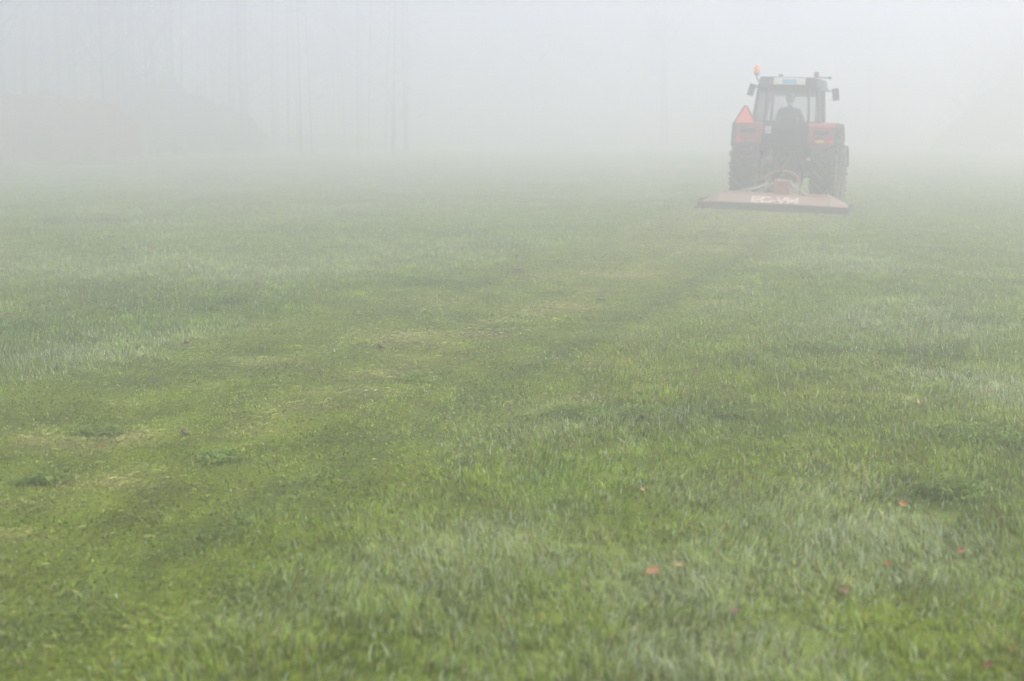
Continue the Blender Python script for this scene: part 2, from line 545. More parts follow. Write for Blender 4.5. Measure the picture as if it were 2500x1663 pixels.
bc = np.where(dewy[:, None], np.array([.43, .51, .33]) * (.65 + .5 * rng.random(N))[:, None], bc)           # dewy blades
dk_ = (r1 > .165) & (r1 < .24 + .10 * F['dark'] + .08 * F['mown'])
bc = np.where(dk_[:, None], bc * .38, bc)                                                              # dark wet blades
bc = np.clip(bc * np.where(dewy, 1.0, .95)[:, None] * np.where(dewy[:, None], np.ones(3), np.array([.74, .73, .60])), .01, .7)
me = np_mesh('grass', V.reshape(-1, 3), L, S, np.repeat(bc, 5, 0))
me.materials.append(M['grass'])
grass = bpy.data.objects.new('grass', me); COL.objects.link(grass)
tag(grass, 'short wet green grass covering the whole field', 'grass', kind='stuff')

# ------------------------------------------------------------------ clippings left in the mown strip (stuff)
n = 300000
cy = np.interp(rng.random(n), cdf, ys); cx = (rng.random(n) * 2 - 1) * (0.45 * cy + .7)
Fc = field(cx, cy)
keep = rng.random(n) < np.clip(Fc['straw'] * 1.2 + .02 * Fc['mown'], 0, 1)
cx, cy = cx[keep], cy[keep]; n = len(cx)
cz = height(cx, cy) + .012 + .02 * rng.random(n)
ln_ = (.015 + .025 * rng.random(n)) * np.maximum(1, cy / 8) ** .5
wc = (.0016 + .0014 * rng.random(n)) * np.maximum(1, cy / 5) ** .8
an = rng.normal(.15, .7, n)
d = np.stack([np.cos(an), np.sin(an), rng.normal(0, .15, n)], 1) * ln_[:, None] * .5
w = np.stack([-np.sin(an), np.cos(an), rng.normal(0, .4, n)], 1) * wc[:, None] * .5
P = np.stack([cx, cy, cz], 1)
V = np.empty((n, 6, 3), np.float32)
bend = np.zeros((n, 3)); bend[:, 2] = rng.random(n) * .006
V[:, 0] = P - d - w; V[:, 1] = P - d + w; V[:, 2] = P + bend - w * 1.2; V[:, 3] = P + bend + w * 1.2
V[:, 4] = P + d - w * .4; V[:, 5] = P + d + w * .4
L = (np.arange(n)[:, None] * 6 + np.array([0, 2, 3, 1, 2, 4, 5, 3])[None, :]).ravel()
S = (np.arange(n)[:, None] * 8 + np.array([0, 4])[None, :]).ravel()
cc = np.array([.34, .35, .11])[None, :] * np.exp(rng.normal(0, .22, n))[:, None]
g_ = rng.random(n) < .4
cc[g_] = np.array([.24, .30, .08])[None, :] * np.exp(rng.normal(0, .2, g_.sum()))[:, None]
me = np_mesh('grass_clippings', V.reshape(-1, 3), L, S, np.repeat(np.clip(cc, .02, .7), 6, 0))
me.materials.append(M['clip'])
clip = bpy.data.objects.new('grass_clippings', me); COL.objects.link(clip)
tag(clip, 'pale yellow grass clippings scattered along the mown strip', 'clippings', kind='stuff')

# ------------------------------------------------------------------ fallen leaves
def leaf_mesh(seed, size):
    r = random.Random(seed)
    pts = []
    n = 13
    for i in range(n):
        th = 2 * math.pi * i / n
        lob = 1 + .22 * math.cos(5 * th + r.random()) + r.uniform(-.1, .1)
        pts.append((math.cos(th) * .5 * lob, math.sin(th) * .33 * lob))
    vs = [(0, 0, .012 / .06)]
    for (x, y) in pts:
        vs.append((x, y, .45 * (x * x) + .9 * abs(y) * r.uniform(.4, .9) + r.uniform(-.05, .05)))
    for (x, y) in pts:
        vs.append((x * .5, y * .5, .10 * abs(y) + r.uniform(-.02, .02)))
    fs = []
    for i in range(n):
        j = (i + 1) % n
        fs.append((0, n + 1 + i, n + 1 + j)); fs.append((n + 1 + i, 1 + i, 1 + j, n + 1 + j))
    mb = MB()
    mb.add([(x * size, y * size, z * size) for (x, y, z) in vs], fs, True)
    mb.tube([(-.5 * size, 0, .05 * size), (-.8 * size, .05 * size, .1 * size)], [.02 * size, .012 * size], 5)
    return mb


LEAVES = [
    (1503, 1316, 'leaf_orange', .085, 'large orange red fallen leaf standing up in the pale grass, lower centre right'),
    (1562, 1302, 'leaf_tan', .06, 'small pinkish tan leaf just right of the large orange leaf'),
    (2045, 1300, 'leaf_red', .05, 'small bright red leaf in the right foreground grass'),
    (2278, 1532, 'leaf_red', .055, 'dark red leaf at the bottom right corner of the field'),
    (2080, 1161, 'leaf_orange', .06, 'orange leaf lying in front of the dark tuft at the right'),
    (1478, 1128, 'leaf_tan', .045, 'small tan leaf in the middle of the right hand grass'),
    (2010, 821, 'leaf_orange', .055, 'little orange leaf below the pale dewy patch at the right'),
    (2275, 897, 'leaf_orange', .06, 'faded orange leaf near the right edge, above the dark grass'),
    (14, 727, 'leaf_red', .10, 'reddish leaf at the far left edge beside the dark grass'),
    (332, 631, 'leaf_brown', .11, 'brown leaf in the misty grass at the left, below a paler orange one'),
    (353, 577, 'leaf_orange', .11, 'farthest orange leaf in the misty grass at the left'),
    (660, 620, 'leaf_tan', .11, 'pale brown leaf in the misty grass left of the mown strip'),
    (1441, 833, 'leaf_orange', .055, 'small orange leaf at the right side of the mown strip'),
    (1600, 851, 'leaf_brown', .06, 'dark brown curled leaf in grass right of the mown strip'),
    (1526, 884, 'leaf_orange', .045, 'tiny orange leaf below the dark curled leaf'),
    (1940, 1360, 'leaf_brown', .075, 'brown shrivelled leaf flat in the right foreground'),
    (2112, 925, 'leaf_tan', .07, 'long straw coloured leaf at the right, mid field'),
    (1690, 1408, 'leaf_brown', .06, 'brown leaf half hidden in the grass right of bottom centre'),
    (235, 1030, 'leaf_red', .05, 'reddish brown leaf beside the dark weed on the mown strip'),
    (2210, 1268, 'leaf_red', .045, 'tiny dark red leaf right of the small bright red leaf'),
]
for i, (px, py, mt, size, lab) in enumerate(LEAVES):
    x, y = disp(px, py)
    # the leaf sits on the grass tips: move it slightly towards the camera so it still covers its place
    zz = h1(x, y) + .028 * (0.6 if abs(swath_u(x, y)) < 1.4 else 1)
    kk = (CAM_H - zz) / (CAM_H - 0)
    x, y = x * kk, y * kk
    o = leaf_mesh(i, size * .60).build('fallen_leaf', M[mt], None, False)
    o.location = (x, y, zz)
    o.rotation_euler = (R(random.uniform(15, 60)), R(random.uniform(-25, 25)), random.uniform(-1.2, 1.2))
    tag(o, lab, 'leaf', 'fallen leaves in the grass')


# ------------------------------------------------------------------ soil clods and weeds
def clod(seed, rad):
    mb = MB(); mb.sphere((0, 0, 0), rad, 14, 10, (1, .85, .8))
    off = Vector((seed * 3.1, 0, 0))
    mb.v = [tuple(Vector(v) * (1 + .55 * mnoise.noise(Vector(v) / rad * 1.3 + off))) for v in mb.v]
    return mb


for i, (px, py, r_, lab) in enumerate([
        (427, 999, .030, 'round dark soil clod lying on the mown strip in the left foreground'),
        (430, 790, .034, 'brown crumbly clod in the rough grass at the left edge of the mown strip'),
        (878, 801, .03, 'small dark clod in the middle of the mown strip'),
        (1195, 628, .065, 'flat brown molehill remnant at the left edge of the mown strip'),
        (1385, 690, .04, 'grey brown clod beside the pale straw streak in the mown strip')]):
    x, y = disp(px, py)
    o = clod(i, r_ * .62).build('soil_clod', M['soil'])
    o.location = (x, y, h1(x, y) + r_ * .4 + .010)
    if i in (3, 4): o.scale = (1.7, 1.0, .42)
    tag(o, lab, 'clod', 'soil clods on the grass')


def weed(seed, rad, nleaf, ht):
    r = random.Random(seed); mb = MB()
    rx_, ry_ = r.uniform(.8, 1.5), r.uniform(.5, 1.0)
    for i in range(int(nleaf * .8)):
        a = r.random() * 6.283; d = rad * math.sqrt(r.random())
        d *= .65 + .5 * abs(math.sin(1.5 * a + seed)); b0 = Vector((math.cos(a) * d * rx_, math.sin(a) * d * ry_, 0))
        hd = r.random() * 6.283; l = r.uniform(.025, .05); w = l * r.uniform(.3, .45); h = ht * r.uniform(.3, 1) * (1 - .5 * d / rad)
        dr = Vector((math.cos(hd), math.sin(hd), 0)); sd = Vector((-dr.y, dr.x, 0))
        c = b0 + Vector((0, 0, h)); tl = r.uniform(-.3, .5)
        vs = [c, c + dr * l * .4 + sd * w * .5 + Vector((0, 0, l * .25)), c + dr * l + Vector((0, 0, l * tl)), c + dr * l * .4 - sd * w * .5 + Vector((0, 0, l * .25)), c + dr * l * .5 + Vector((0, 0, l * .14))]
        mb.add(vs, [(0, 4, 1), (1, 4, 2), (2, 4, 3), (3, 4, 0)])
        mb.add([b0 + sd * .001, b0 - sd * .001, c], [(0, 1, 2)])
    return mb


for i, (px, py, r_, n_, ht, lab) in enumerate([
        (1335, 952, .16, 230, .07, 'leafy dark green weed patch in lush grass, left of two darker weeds beside the strip'),
        (1500, 955, .20, 200, .06, 'wide thin weed patch between two darker weeds right of the mown strip'),
        (1672, 958, .11, 170, .07, 'compact dark weed, right one of the row right of the mown strip'),
        (958, 872, .09, 130, .045, 'dark green weed alone on the right side of the mown strip'),
        (225, 998, .10, 170, .05, 'dark leafy weed beside pale straw in the left foreground'),
        (500, 1055, .12, 140, .05, 'low dark weed in the left foreground, right of the soil clod'),
        (105, 1106, .08, 120, .05, 'small dark weed at the left edge of the foreground'),
        (2190, 1140, .17, 260, .10, 'dense dark green tuft of leaves in the right foreground'),
        (1880, 805, .18, 180, .07, 'broad weed patch below the pale dewy grass at the right'),
        (2230, 1008, .22, 220, .07, 'dark weed patch near the right edge of the field'),
        (180, 508, .42, 420, .11, 'far dark weed patch in the mist at the left'),
        (430, 503, .36, 340, .10, 'far dark weed strip in the mist, right of another one'),
        (1010, 650, .24, 300, .08, 'dark weed strip at the left edge of the mown strip, mid field')]):
    x, y = disp(px, py)
    o = weed(i + 50, r_, n_, ht).build('weed_patch', M['weed'], None, False)
    if y > 18: o.scale = (1.6, 1.6, 1.2)
    o.location = (x, y, h1(x, y))
    tag(o, lab, 'weed', 'weeds in the grass')


# ------------------------------------------------------------------ tractor
TROT = (0, ROLL, -HEAD)
tz = h1(TX, TY)
T = empty('tractor', (TX, TY, tz), TROT)
tag(T, 'red and black farm tractor seen from behind driving away into the fog', 'tractor')

# chassis
c = MB()
c.box((0, -.02, .82), (.52, .62, .62), bev=.04)             # rear transmission housing
c.box((0, -.36, 1.02), (.34, .10, .22), bev=.02)
c.box((0, .9, .80), (.42, 1.6, .42), bev=.04)
c.box((0, 2.25, .72), (.46, 1.5, .36), bev=.03)
c.tube([(-.72, 0, .84), (.72, 0, .84)], .12, 14)             # rear axle
c.tube([(-.70, 2.4, .60), (.70, 2.4, .60)], .075, 10)        # front axle
c.box((0, -.05, 1.36), (1.16, .5, .5), bev=.03)             # dark cab floor between the fenders
c.box((0, .55, 1.15), (1.0, 1.1, .25), bev=.03)
c.box((.62, 1.1, .75), (.32, .8, .42), bev=.05)              # tank and steps
c.box((-.62, 1.1, .75), (.32, .8, .42), bev=.05)
c.build('chassis', M['black'], T)
c = MB()
c.box((0, 2.05, 1.32), (.66, 1.9, .72), bev=.09, top=(.86, .97))
c.build('bonnet', M['red'], T)


def tyre(rad, width, rim_r, lugs):
    w = width / 2
    prof = [(-w * .72, rim_r), (-w, rim_r + .07), (-w * 1.02, rad * .80), (-w * .94, rad * .93), (-w * .6, rad * .965), (0, rad * .975),
            (w * .6, rad * .965), (w * .94, rad * .93), (w * 1.02, rad * .80), (w, rim_r + .07), (w * .72, rim_r)]
    mb = MB(); mb.lathe_x(prof, 48)
    for i in range(lugs):
        for s in (-1, 1):
            th = 2 * math.pi * (i + (.5 if s > 0 else 0)) / lugs
            mt = RX(th) @ Matrix.Translation((s * w * .52, 0, rad * .965)) @ RZ(s * R(42)) @ RY(s * R(6))
            bm = MB(); bm.box((0, 0, 0), (w * 1.25, .055, .09), bev=.012)
            mb.add(bm.v, bm.f, False, mt)
            mt = RX(th + s * 0.0 + .09) @ Matrix.Translation((s * w * .99, 0, rad * .89)) @ RY(s * R(70))
            bm = MB(); bm.box((0, 0, 0), (rad * .16, .055, .05), bev=.01)
            mb.add(bm.v, bm.f, False, mt)
    return mb


def wheel(x, y, rad, width, rim_r, lugs):
    s = 1 if x > 0 else -1
    mb = MB()
    w = width * .36
    mb.lathe_x([(-w, rim_r), (-w, rim_r - .03), (s * .02 - .03, rim_r - .06), (s * .02 - .03, .12), (s * .1 - .05, .11), (s * .1 + .05, .11), (s * .02 + .03, .12), (s * .02 + .03, rim_r - .06), (w, rim_r - .03), (w, rim_r)], 32)
    mb.tube([(-.10, 0, 0), (.12 * s + .02, 0, 0)], .125, 16)
    for i in range(8):
        th = 2 * math.pi * i / 8
        mb.tube([(s * .03, .2 * math.cos(th), .2 * math.sin(th)), (s * .08, .2 * math.cos(th), .2 * math.sin(th))], .02, 6)
    o = mb.build('wheel', M['rim'], T)
    o.location = (x, y, rad - .02)
    tyre(rad, width, rim_r, lugs).build('tyre', M['rubber'], o)
    return o


wheel(-.79, 0, .84, .49, .46, 22); wheel(.79, 0, .84, .49, .46, 22)
wheel(-.75, 2.4, .60, .38, .33, 18); wheel(.75, 2.4, .60, .38, .33, 18)
for s in (-1, 1):                                            # mudguards over the front wheels
    mb = MB()
    arc = [(2.4 + .68 * math.cos(t), .58 + .68 * math.sin(t)) for t in np.linspace(.35, 2.75, 14)]
    arc2 = [(2.4 + .65 * math.cos(t), .58 + .65 * math.sin(t)) for t in np.linspace(2.75, .35, 14)]
    mb.prism(arc + arc2, 'x', s * .75 - .23, s * .75 + .23)
    mb.build('front_mudguard', M['black'], T)

# rear fenders: red panel facing back, dark flare outside
for s in (-1, 1):
    mb = MB()
    outer = []
    for t in np.linspace(R(186), R(40), 18):
        outer.append((.93 * math.cos(t) * 1.0, .82 + .93 * math.sin(t)))
    # profile in (y, z): flat red back plate, top, curve forward
    prof = [(-.70, 1.26), (-.72, 1.30), (-.66, 1.64), (-.60, 1.69), (-.30, 1.72), (.3, 1.72), (.62, 1.60), (.80, 1.36), (.76, 1.34), (.58, 1.55), (.28, 1.66), (-.28, 1.66), (-.56, 1.63), (-.62, 1.58), (-.66, 1.26)]
    mb.prism(prof, 'x', s * .46, s * .96)
    f_ = mb.build('fender', M['red'], T)
    g = MB(); g.prism([(p[0] - .004 * 0, p[1] - .015) for p in prof], 'x', s * .963, s * 1.05)
    fl = g.build('fender_flare', M['skirt'], f_)
    rot = RX(R(9))
    g = MB()
    g.box((s * .72, -.705, 1.52), (.30, .03, .095), rot, bev=.012)
    g.build('rear_lamp', M['black'], f_)
    g = MB()
    g.box((s * .915, -.728, 1.325), (.075, .04, .075), rot, bev=.015)
    g.build('reflector', M['lamp_red'], f_)
    if s > 0:
        g = MB(); g.box((.70, -.727, 1.345), (.15, .02, .055), rot, bev=.006)
        g.build('number_plate', M['plate'], f_)
        g = MB(); g.box((.70, -.722, 1.41), (.16, .03, .04), rot, bev=.008)
        g.build('plate_lamp', M['black'], f_)
    else:
        g = MB(); g.box((s * .755, -.722, 1.30), (.30, .02, .05), rot, bev=.008)
        g.build('fender_rim', M['rim'], f_)

# warning triangle on the left fender
mb = MB()
tri = [(-.205, 0), (.205, 0), (.222, .025), (.03, .355), (-.03, .355), (-.222, .025)]
mb.prism([(x - .79, z + 1.655) for x, z in tri], 'y', -.735, -.715)
sg = mb.build('warning_triangle', M['sign_edge'], T)
mb = MB()
tri2 = [(-.195, .012), (.195, .012), (.012, .325), (-.012, .325)]
mb.prism([(x - .79, z + 1.655) for x, z in tri2], 'y', -.742, -.7352)
mb.build('sign_face', M['sign_red'], sg)
mb = MB(); mb.tube([(-.79, -.70, 1.62), (-.79, -.70, 1.84)], .014, 6); mb.build('sign_bracket', M['black'], sg)

# cab frame
CY0, CY1 = -.52, 1.15
fr_ = MB()


def post(x0, y0, z0, x1, y1, z1, w=.07):
    fr_.tube([(x0, y0, z0), (x1, y1, z1)], [w * .62, w * .6], 6, smooth=False)


for s in (-1, 1):
    post(s * .665, CY0, 1.60, s * .575, CY0 + .06, 2.40, .07)       # rear corner
    post(s * .675, .35, 1.35, s * .60, .35, 2.40, .06)              # B post
    post(s * .56, CY1, 1.25, s * .50, CY1 - .1, 2.40, .065)         # front
    post(s * .44, CY0 - .03, 1.70, s * .40, CY0 + .03, 2.36, .045)  # rear window sides
    fr_.box((s * .60, .3, 2.39), (.06, 1.6, .07), bev=.01)
    fr_.box((s * .665, .3, 1.62), (.06, 1.65, .09), bev=.01)
fr_.box((0, CY0, 1.66), (1.36, .07, .15), bev=.012)               # rear sill
fr_.box((0, CY0 + .06, 2.345), (1.16, .07, .10), bev=.012)          # rear header
fr_.box((0, CY1 - .1, 2.39), (1.02, .07, .09), bev=.01)
fr_.box((0, CY1, 1.42), (1.14, .08, .36), bev=.02)               # dashboard wall
fr_.box((0, CY1 - .28, 1.58), (.36, .3, .34), bev=.05)            # instrument binnacle
fr_.build('cab_frame', M['cabgrey'], T)


def pane(name, pts, nrm=.008):
    """flat pane of real thickness."""
    a = [Vector(p) for p in pts]
    n_ = (a[1] - a[0]).cross(a[2] - a[0]).normalized() * nrm
    k = len(a)
    mb = MB()
    mb.add(a + [p + n_ for p in a], [tuple(range(k)), tuple(range(2 * k - 1, k - 1, -1))] + [(i, (i + 1) % k, k + (i + 1) % k, k + i) for i in range(k)])
    return mb.build(name, M['glass'], T)


pane('rear_window', [(-.41, CY0 - .035, 1.74), (.41, CY0 - .035, 1.74), (.38, CY0 + .02, 2.30), (-.38, CY0 + .02, 2.30)])
for s in (-1, 1):
    pane('quarter_window', [(s * .47, CY0 - .01, 1.75), (s * .63, CY0 - .01, 1.75), (s * .555, CY0 + .05, 2.30), (s * .43, CY0 + .05, 2.30)])
    pane('side_window', [(s * .66, -.46, 1.68), (s * .60, 1.05, 1.68), (s * .54, 1.0, 2.36), (s * .60, -.40, 2.36)])
pane('windscreen', [(-.54, CY1, 1.62), (.54, CY1, 1.62), (.48, CY1 - .09, 2.36), (-.48, CY1 - .09, 2.36)])
# sun blind and hand rail seen through the rear window
mb = MB()
mb.box((0, CY1 - .17, 2.29), (.92, .03, .09), bev=.008)
mb.build('sun_visor', M['cabgrey'], T)

# roof
mb = MB()
mb.box((0, .33, 2.495), (1.20, 1.86, .20), bev=.05, top=(.95, .95))
rf = mb.build('cab_roof', M['roofgrey'], T)
for s in (-1, 1):
    g = MB(); g.box((s * .455, -.61, 2.495), (.21, .06, .15), bev=.03); g.build('roof_lamp', M['black'], rf)
g = MB(); g.box((.03, -.616, 2.505), (.62, .04, .135), bev=.012); sb = g.build('roof_sign', M['white'], T)
g = MB(); g.box((.03, -.638, 2.50), (.27, .008, .085), bev=.003); g.build('blue_panel', M['blue'], sb)
# roof furniture
mb = MB(); mb.tube([(-.17, -.45, 2.58), (-.17, -.45, 2.64)], .045, 10); mb.build('roof_vent', M['black'], T)
mb = MB(); mb.box((.53, -.48, 2.645), (.09, .08, .11), bev=.02); wl = mb.build('work_lamp', M['black'], T)
mb = MB(); mb.tube([(.56, -.45, 2.60), (.77, -.45, 2.585)], .014, 6); mb.sphere((.79, -.45, 2.59), .03); mb.build('lamp_bracket', M['black'], T)

# beacon
mb = MB()
mb.tube([(-.665, -.35, 2.65), (-.665, -.35, 2.66), (-.665, -.35, 2.79), (-.665, -.35, 2.815)], [.05, .056, .054, .035], 14)
bc_ = mb.build('beacon', M['lamp_orange'], T)
mb = MB(); mb.tube([(-.585, -.35, 2.46), (-.655, -.35, 2.56), (-.665, -.35, 2.64)], .014, 7); mb.tube([(-.665, -.35, 2.615), (-.665, -.35, 2.652)], [.045, .055], 12)
mb.build('beacon_stem', M['black'], bc_)

# mirrors
for s, zz, xx, tl in ((-1, 2.36, -.93, 14), (1, 2.30, .80, 8)):
    mb = MB()
    mb.box((0, 0, 0), (.135, .06, .25), bev=.05)
    mr_ = mb.build('mirror', M['black'], T)
    mr_.location = (xx, .85, zz); mr_.rotation_euler = (0, R(-s * tl if s > 0 else tl), 0)
    g = MB()
    g.tube([(-xx + s * .52, .1, .08), (-xx + s * .62, .05, .10), (0, 0, .06)], .012, 6)
    g.build('mirror_arm', M['black'], mr_)

# seat, steering wheel, rear details
mb = MB(); mb.box((-.05, .18, 1.42), (.50, .46, .14), bev=.05); mb.box((-.05, -.06, 1.62), (.42, .12, .42), RX(R(8)), bev=.05)
mb.box((-.05, .15, 1.29), (.3, .3, .2), bev=.02)
mb.build('seat', M['black'], T)
mb = MB()
ring = [(-.05 + .19 * math.cos(t), .80 + .19 * math.sin(t) * .85, 1.80 + .19 * math.sin(t) * .45) for t in np.linspace(0, 2 * math.pi, 25)]
mb.tube(ring, .016, 6, cap=False)
mb.tube([(-.05, .80, 1.80), (-.05, .98, 1.48)], .028, 8)
for t in (R(90), R(210), R(330)):
    mb.tube([(-.05, .80, 1.79), (-.05 + .19 * math.cos(t), .80 + .19 * math.sin(t) * .85, 1.80 + .19 * math.sin(t) * .45)], .012, 5)
mb.build('steering_wheel', M['black'], T)
mb = MB(); mb.box((-.34, -.60, 1.545), (.13, .05, .15), bev=.015); mb.build('socket_box', M['pale_steel'], T)
for s in (-1, 1):
    mb = MB()
    mb.tube([(s * .34, -.2, .62), (s * .42, -1.02, .52)], [.04, .032], 8)
    mb.build('lower_link', M['black'], T)
    mb = MB()
    mb.tube([(s * .30, -.30, 1.12), (s * .40, -.72, .98)], [.045, .035], 8); mb.tube([(s * .40, -.72, .98), (s * .41, -.80, .56)], .022, 8)
    mb.build('lift_arm', M['black'], T)
mb = MB(); mb.tube([(0, -.40, 1.0), (0, -1.08, .92)], .03, 8); mb.tube([(0, -.40, .70), (0, -1.2, .55)], .035, 8)
mb.build('top_link', M['black'], T)
for q, (x0, x1) in enumerate(((-.12, -.05), (.1, .05))):
    mb = MB(); mb.tube([(x0, -.42, 1.1), (x0 * 1.3, -.6, 1.0), (x1, -.9, .86), (x1, -1.15, .75)], .012, 6)
    mb.build('hydraulic_hose', M['rubber'], T)
mb = MB(); mb.tube([(.36, 1.6, 1.6), (.36, 1.6, 2.35), (.36, 1.54, 2.46)], .04, 10); mb.build('exhaust_pipe', M['black'], T)

# ------------------------------------------------------------------ flail mower behind it
MX = TX - 1.62 * math.sin(HEAD); MY = TY - 1.62 * math.cos(HEAD)
s_off = 0.0
MW = empty('mower', (MX + .03, MY, h1(MX, MY) - .015), TROT)
MW.scale = (.97, 1, .88)
tag(MW, 'wide worn red flail mower with white lettering towed low behind the tractor', 'mower')
mb = MB()
# deck: profile across (y,z), tapering down towards both ends
secs = [(-1.44, .17, .60), (-1.40, .20, .75), (-1.08, .37, 1.0), (-.6, .375, 1.0), (0, .375, 1.0), (.6, .375, 1.0), (1.10, .37, 1.0), (1.40, .20, .75), (1.44, .17, .60)]
vs = []; pn = 7
for (x, zt, ks) in secs:
    for (yy, zz) in [(-.46, .13), (-.44, .20 if zt > .3 else min(zt, .17)), (-.22, zt), (.20, zt), (.42, .20 if zt > .3 else min(zt, .17)), (.44, .13), (0, .12)]:
        vs.append((x, yy * (ks if abs(yy) > .3 else 1), zz))
fs = []
for i in range(len(secs) - 1):
    for k_ in range(pn):
        fs.append((i * pn + k_, i * pn + (k_ + 1) % pn, (i + 1) * pn + (k_ + 1) % pn, (i + 1) * pn + k_))
fs += [tuple(range(pn)), tuple(range((len(secs) - 1) * pn, len(secs) * pn))]
mb.add(vs, fs)
dk = mb.build('deck', M['deck_red'], MW)
mb = MB()
mb.box((0, 0, .385), (2.15, .38, .02), bev=.006)
for xx in (-1.0, -.55, .55, 1.0):
    mb.box((xx, 0, .40), (.03, .36, .05), bev=.006)
mb.build('deck_plate', M['deck_top'], dk)
mb = MB(); mb.box((0, -.478, .115), (2.86, .02, .13), bev=.004)
for xx in np.arange(-1.35, 1.4, .27):
    mb.box((xx, -.492, .105), (.24, .012, .125), RX(R(random.uniform(-6, 2))), bev=.003)
mb.build('rubber_skirt', M['skirt'], MW)
for s in (-1, 1):
    mb = MB()
    mb.prism([(-.50, .03), (-.40, 0), (.42, 0), (.50, .06), (.44, .22), (-.36, .24), (-.50, .12)], 'x', s * 1.452, s * 1.485)
    sp = mb.build('side_plate', M['black'], MW)
    mb = MB(); mb.box((s * 1.47, -.53, .045), (.10, .14, .05), bev=.012); mb.build('skid', M['black'], sp)
    mb = MB()
    mb.tube([(.12 + s * .14, -.02, .64), (.12 + s * .46, -.05, .40)], .022, 8); mb.build('brace', M['pale_steel'], MW)
mb = MB()
mb.tube([(-1.40, -.38, .09), (1.40, -.38, .09)], .075, 12); mb.build('roller', M['rim'], MW)
mb = MB()
mb.box((.12, .02, .545), (.33, .34, .31), bev=.03); mb.tube([(.12, .1, .56), (.12, .42, .56)], .06, 10)
mb.build('gearbox', M['hitch_red'], MW)
mb = MB()
arch = [(-.36, .02, .39), (-.37, .02, .60)] + [(-.02 - .34 * math.cos(t) * 1.0, .02, .62 + .27 * math.sin(t)) for t in np.linspace(.15, math.pi - .15, 11)] + [(.33, .02, .60), (.32, .02, .39)]
mb.tube([(p[0] + .13, p[1], p[2]) for p in arch], .02, 8)
mb.build('hitch_arch', M['hitch_red'], MW)
mb = MB(); mb.tube([(-.78, .02, .40), (-.38, .02, .50), (-.16, .02, .60)], .03, 8); mb.build('guard_bar', M['pale_steel'], MW)

# lettering on the sloped back of the deck
cu = bpy.data.curves.new('lettering', 'FONT')
cu.body = 'EC-VM'; cu.size = .20; cu.align_x = 'CENTER'; cu.extrude = .003; cu.offset = .008
to = bpy.data.objects.new('lettering_source', cu); COL.objects.link(to)
bpy.context.view_layer.update()
tm = bpy.data.meshes.new_from_object(to.evaluated_get(bpy.context.evaluated_depsgraph_get()))
bpy.data.objects.remove(to)
tm.name = 'lettering'; tm.materials.clear(); tm.materials.append(M['letter'])
lt = bpy.data.objects.new('lettering', tm); COL.objects.link(lt); lt.parent = dk
ang = math.atan2(.175, .22)
lt.location = (.03, -.432, .214); lt.rotation_euler = (ang, 0, 0); lt.scale = (1.62, 1.30, 1)


# ------------------------------------------------------------------ driver
def skin(name, verts, edges, mat, parent, sub=2):
    me = bpy.data.meshes.new(name)
    me.from_pydata([v[:3] for v in verts], edges, [])
    o = bpy.data.objects.new(name, me); COL.objects.link(o)
    md = o.modifiers.new('Skin', 'SKIN'); md.use_smooth_shade = True
    ly = me.skin_vertices[0] if me.skin_vertices else None
    if ly is None:
        bm = bmesh.new(); bm.from_mesh(me); bm.verts.layers.skin.verify(); bm.to_mesh(me); bm.free()
        ly = me.skin_vertices[0]
    for i, v in enumerate(verts):
        r_ = v[3]
        ly.data[i].radius = r_ if isinstance(r_, tuple) else (r_, r_)
    ly.data[0].use_root = True
    sd = o.modifiers.new('Sub', 'SUBSURF'); sd.levels = sub; sd.render_levels = sub
    bpy.context.view_layer.update()
    m2 = bpy.data.meshes.new_from_object(o.evaluated_get(bpy.context.evaluated_depsgraph_get()))
    bpy.data.objects.remove(o)
    m2.name = name; m2.materials.clear(); m2.materials.append(mat)
    for p in m2.polygons: p.use_smooth = True
    q = bpy.data.objects.new(name, m2); COL.objects.link(q)
    if parent: q.parent = parent
    return q


mt_T = Matrix.Translation((TX, TY, tz)) @ Matrix.Rotation(-HEAD, 4, 'Z') @ Matrix.Rotation(ROLL, 4, 'Y')
D = empty('person', mt_T @ Vector((-.03, .12, 1.44)), TROT)
tag(D, 'tractor driver in dark clothes sitting in the cab, seen from behind', 'person')
# joints, seated, facing +y
bv = [(0, .02, .06, (.16, .12)), (0, 0, .22, (.15, .11)), (0, .0, .40, (.17, .115)), (0, .03, .52, (.13, .09)), (0, .04, .585, .058), (0, .05, .63, .055),
      (-.18, .02, .49, .075), (-.25, .10, .30, .052), (-.20, .36, .28, .042), (-.17, .58, .335, .032),
      (.18, .02, .49, .075), (.27, .08, .29, .052), (.23, .34, .27, .042), (.16, .58, .335, .032),
      (-.11, .10, .03, .095), (-.16, .46, .06, .075), (-.17, .52, -.33, .05), (-.17, .56, -.40, .045), (-.17, .68, -.43, .038),
      (.11, .10, .03, .095), (.16, .46, .06, .075), (.17, .52, -.33, .05), (.17, .56, -.40, .045), (.17, .68, -.43, .038)]
be = [(0, 1), (1, 2), (2, 3), (3, 4), (4, 5), (2, 6), (6, 7), (7, 8), (8, 9), (2, 10), (10, 11), (11, 12), (12, 13), (0, 14), (14, 15), (15, 16), (16, 17), (17, 18), (0, 19), (19, 20), (20, 21), (21, 22), (22, 23)]
skin('body', bv, be, M['cloth'], D)
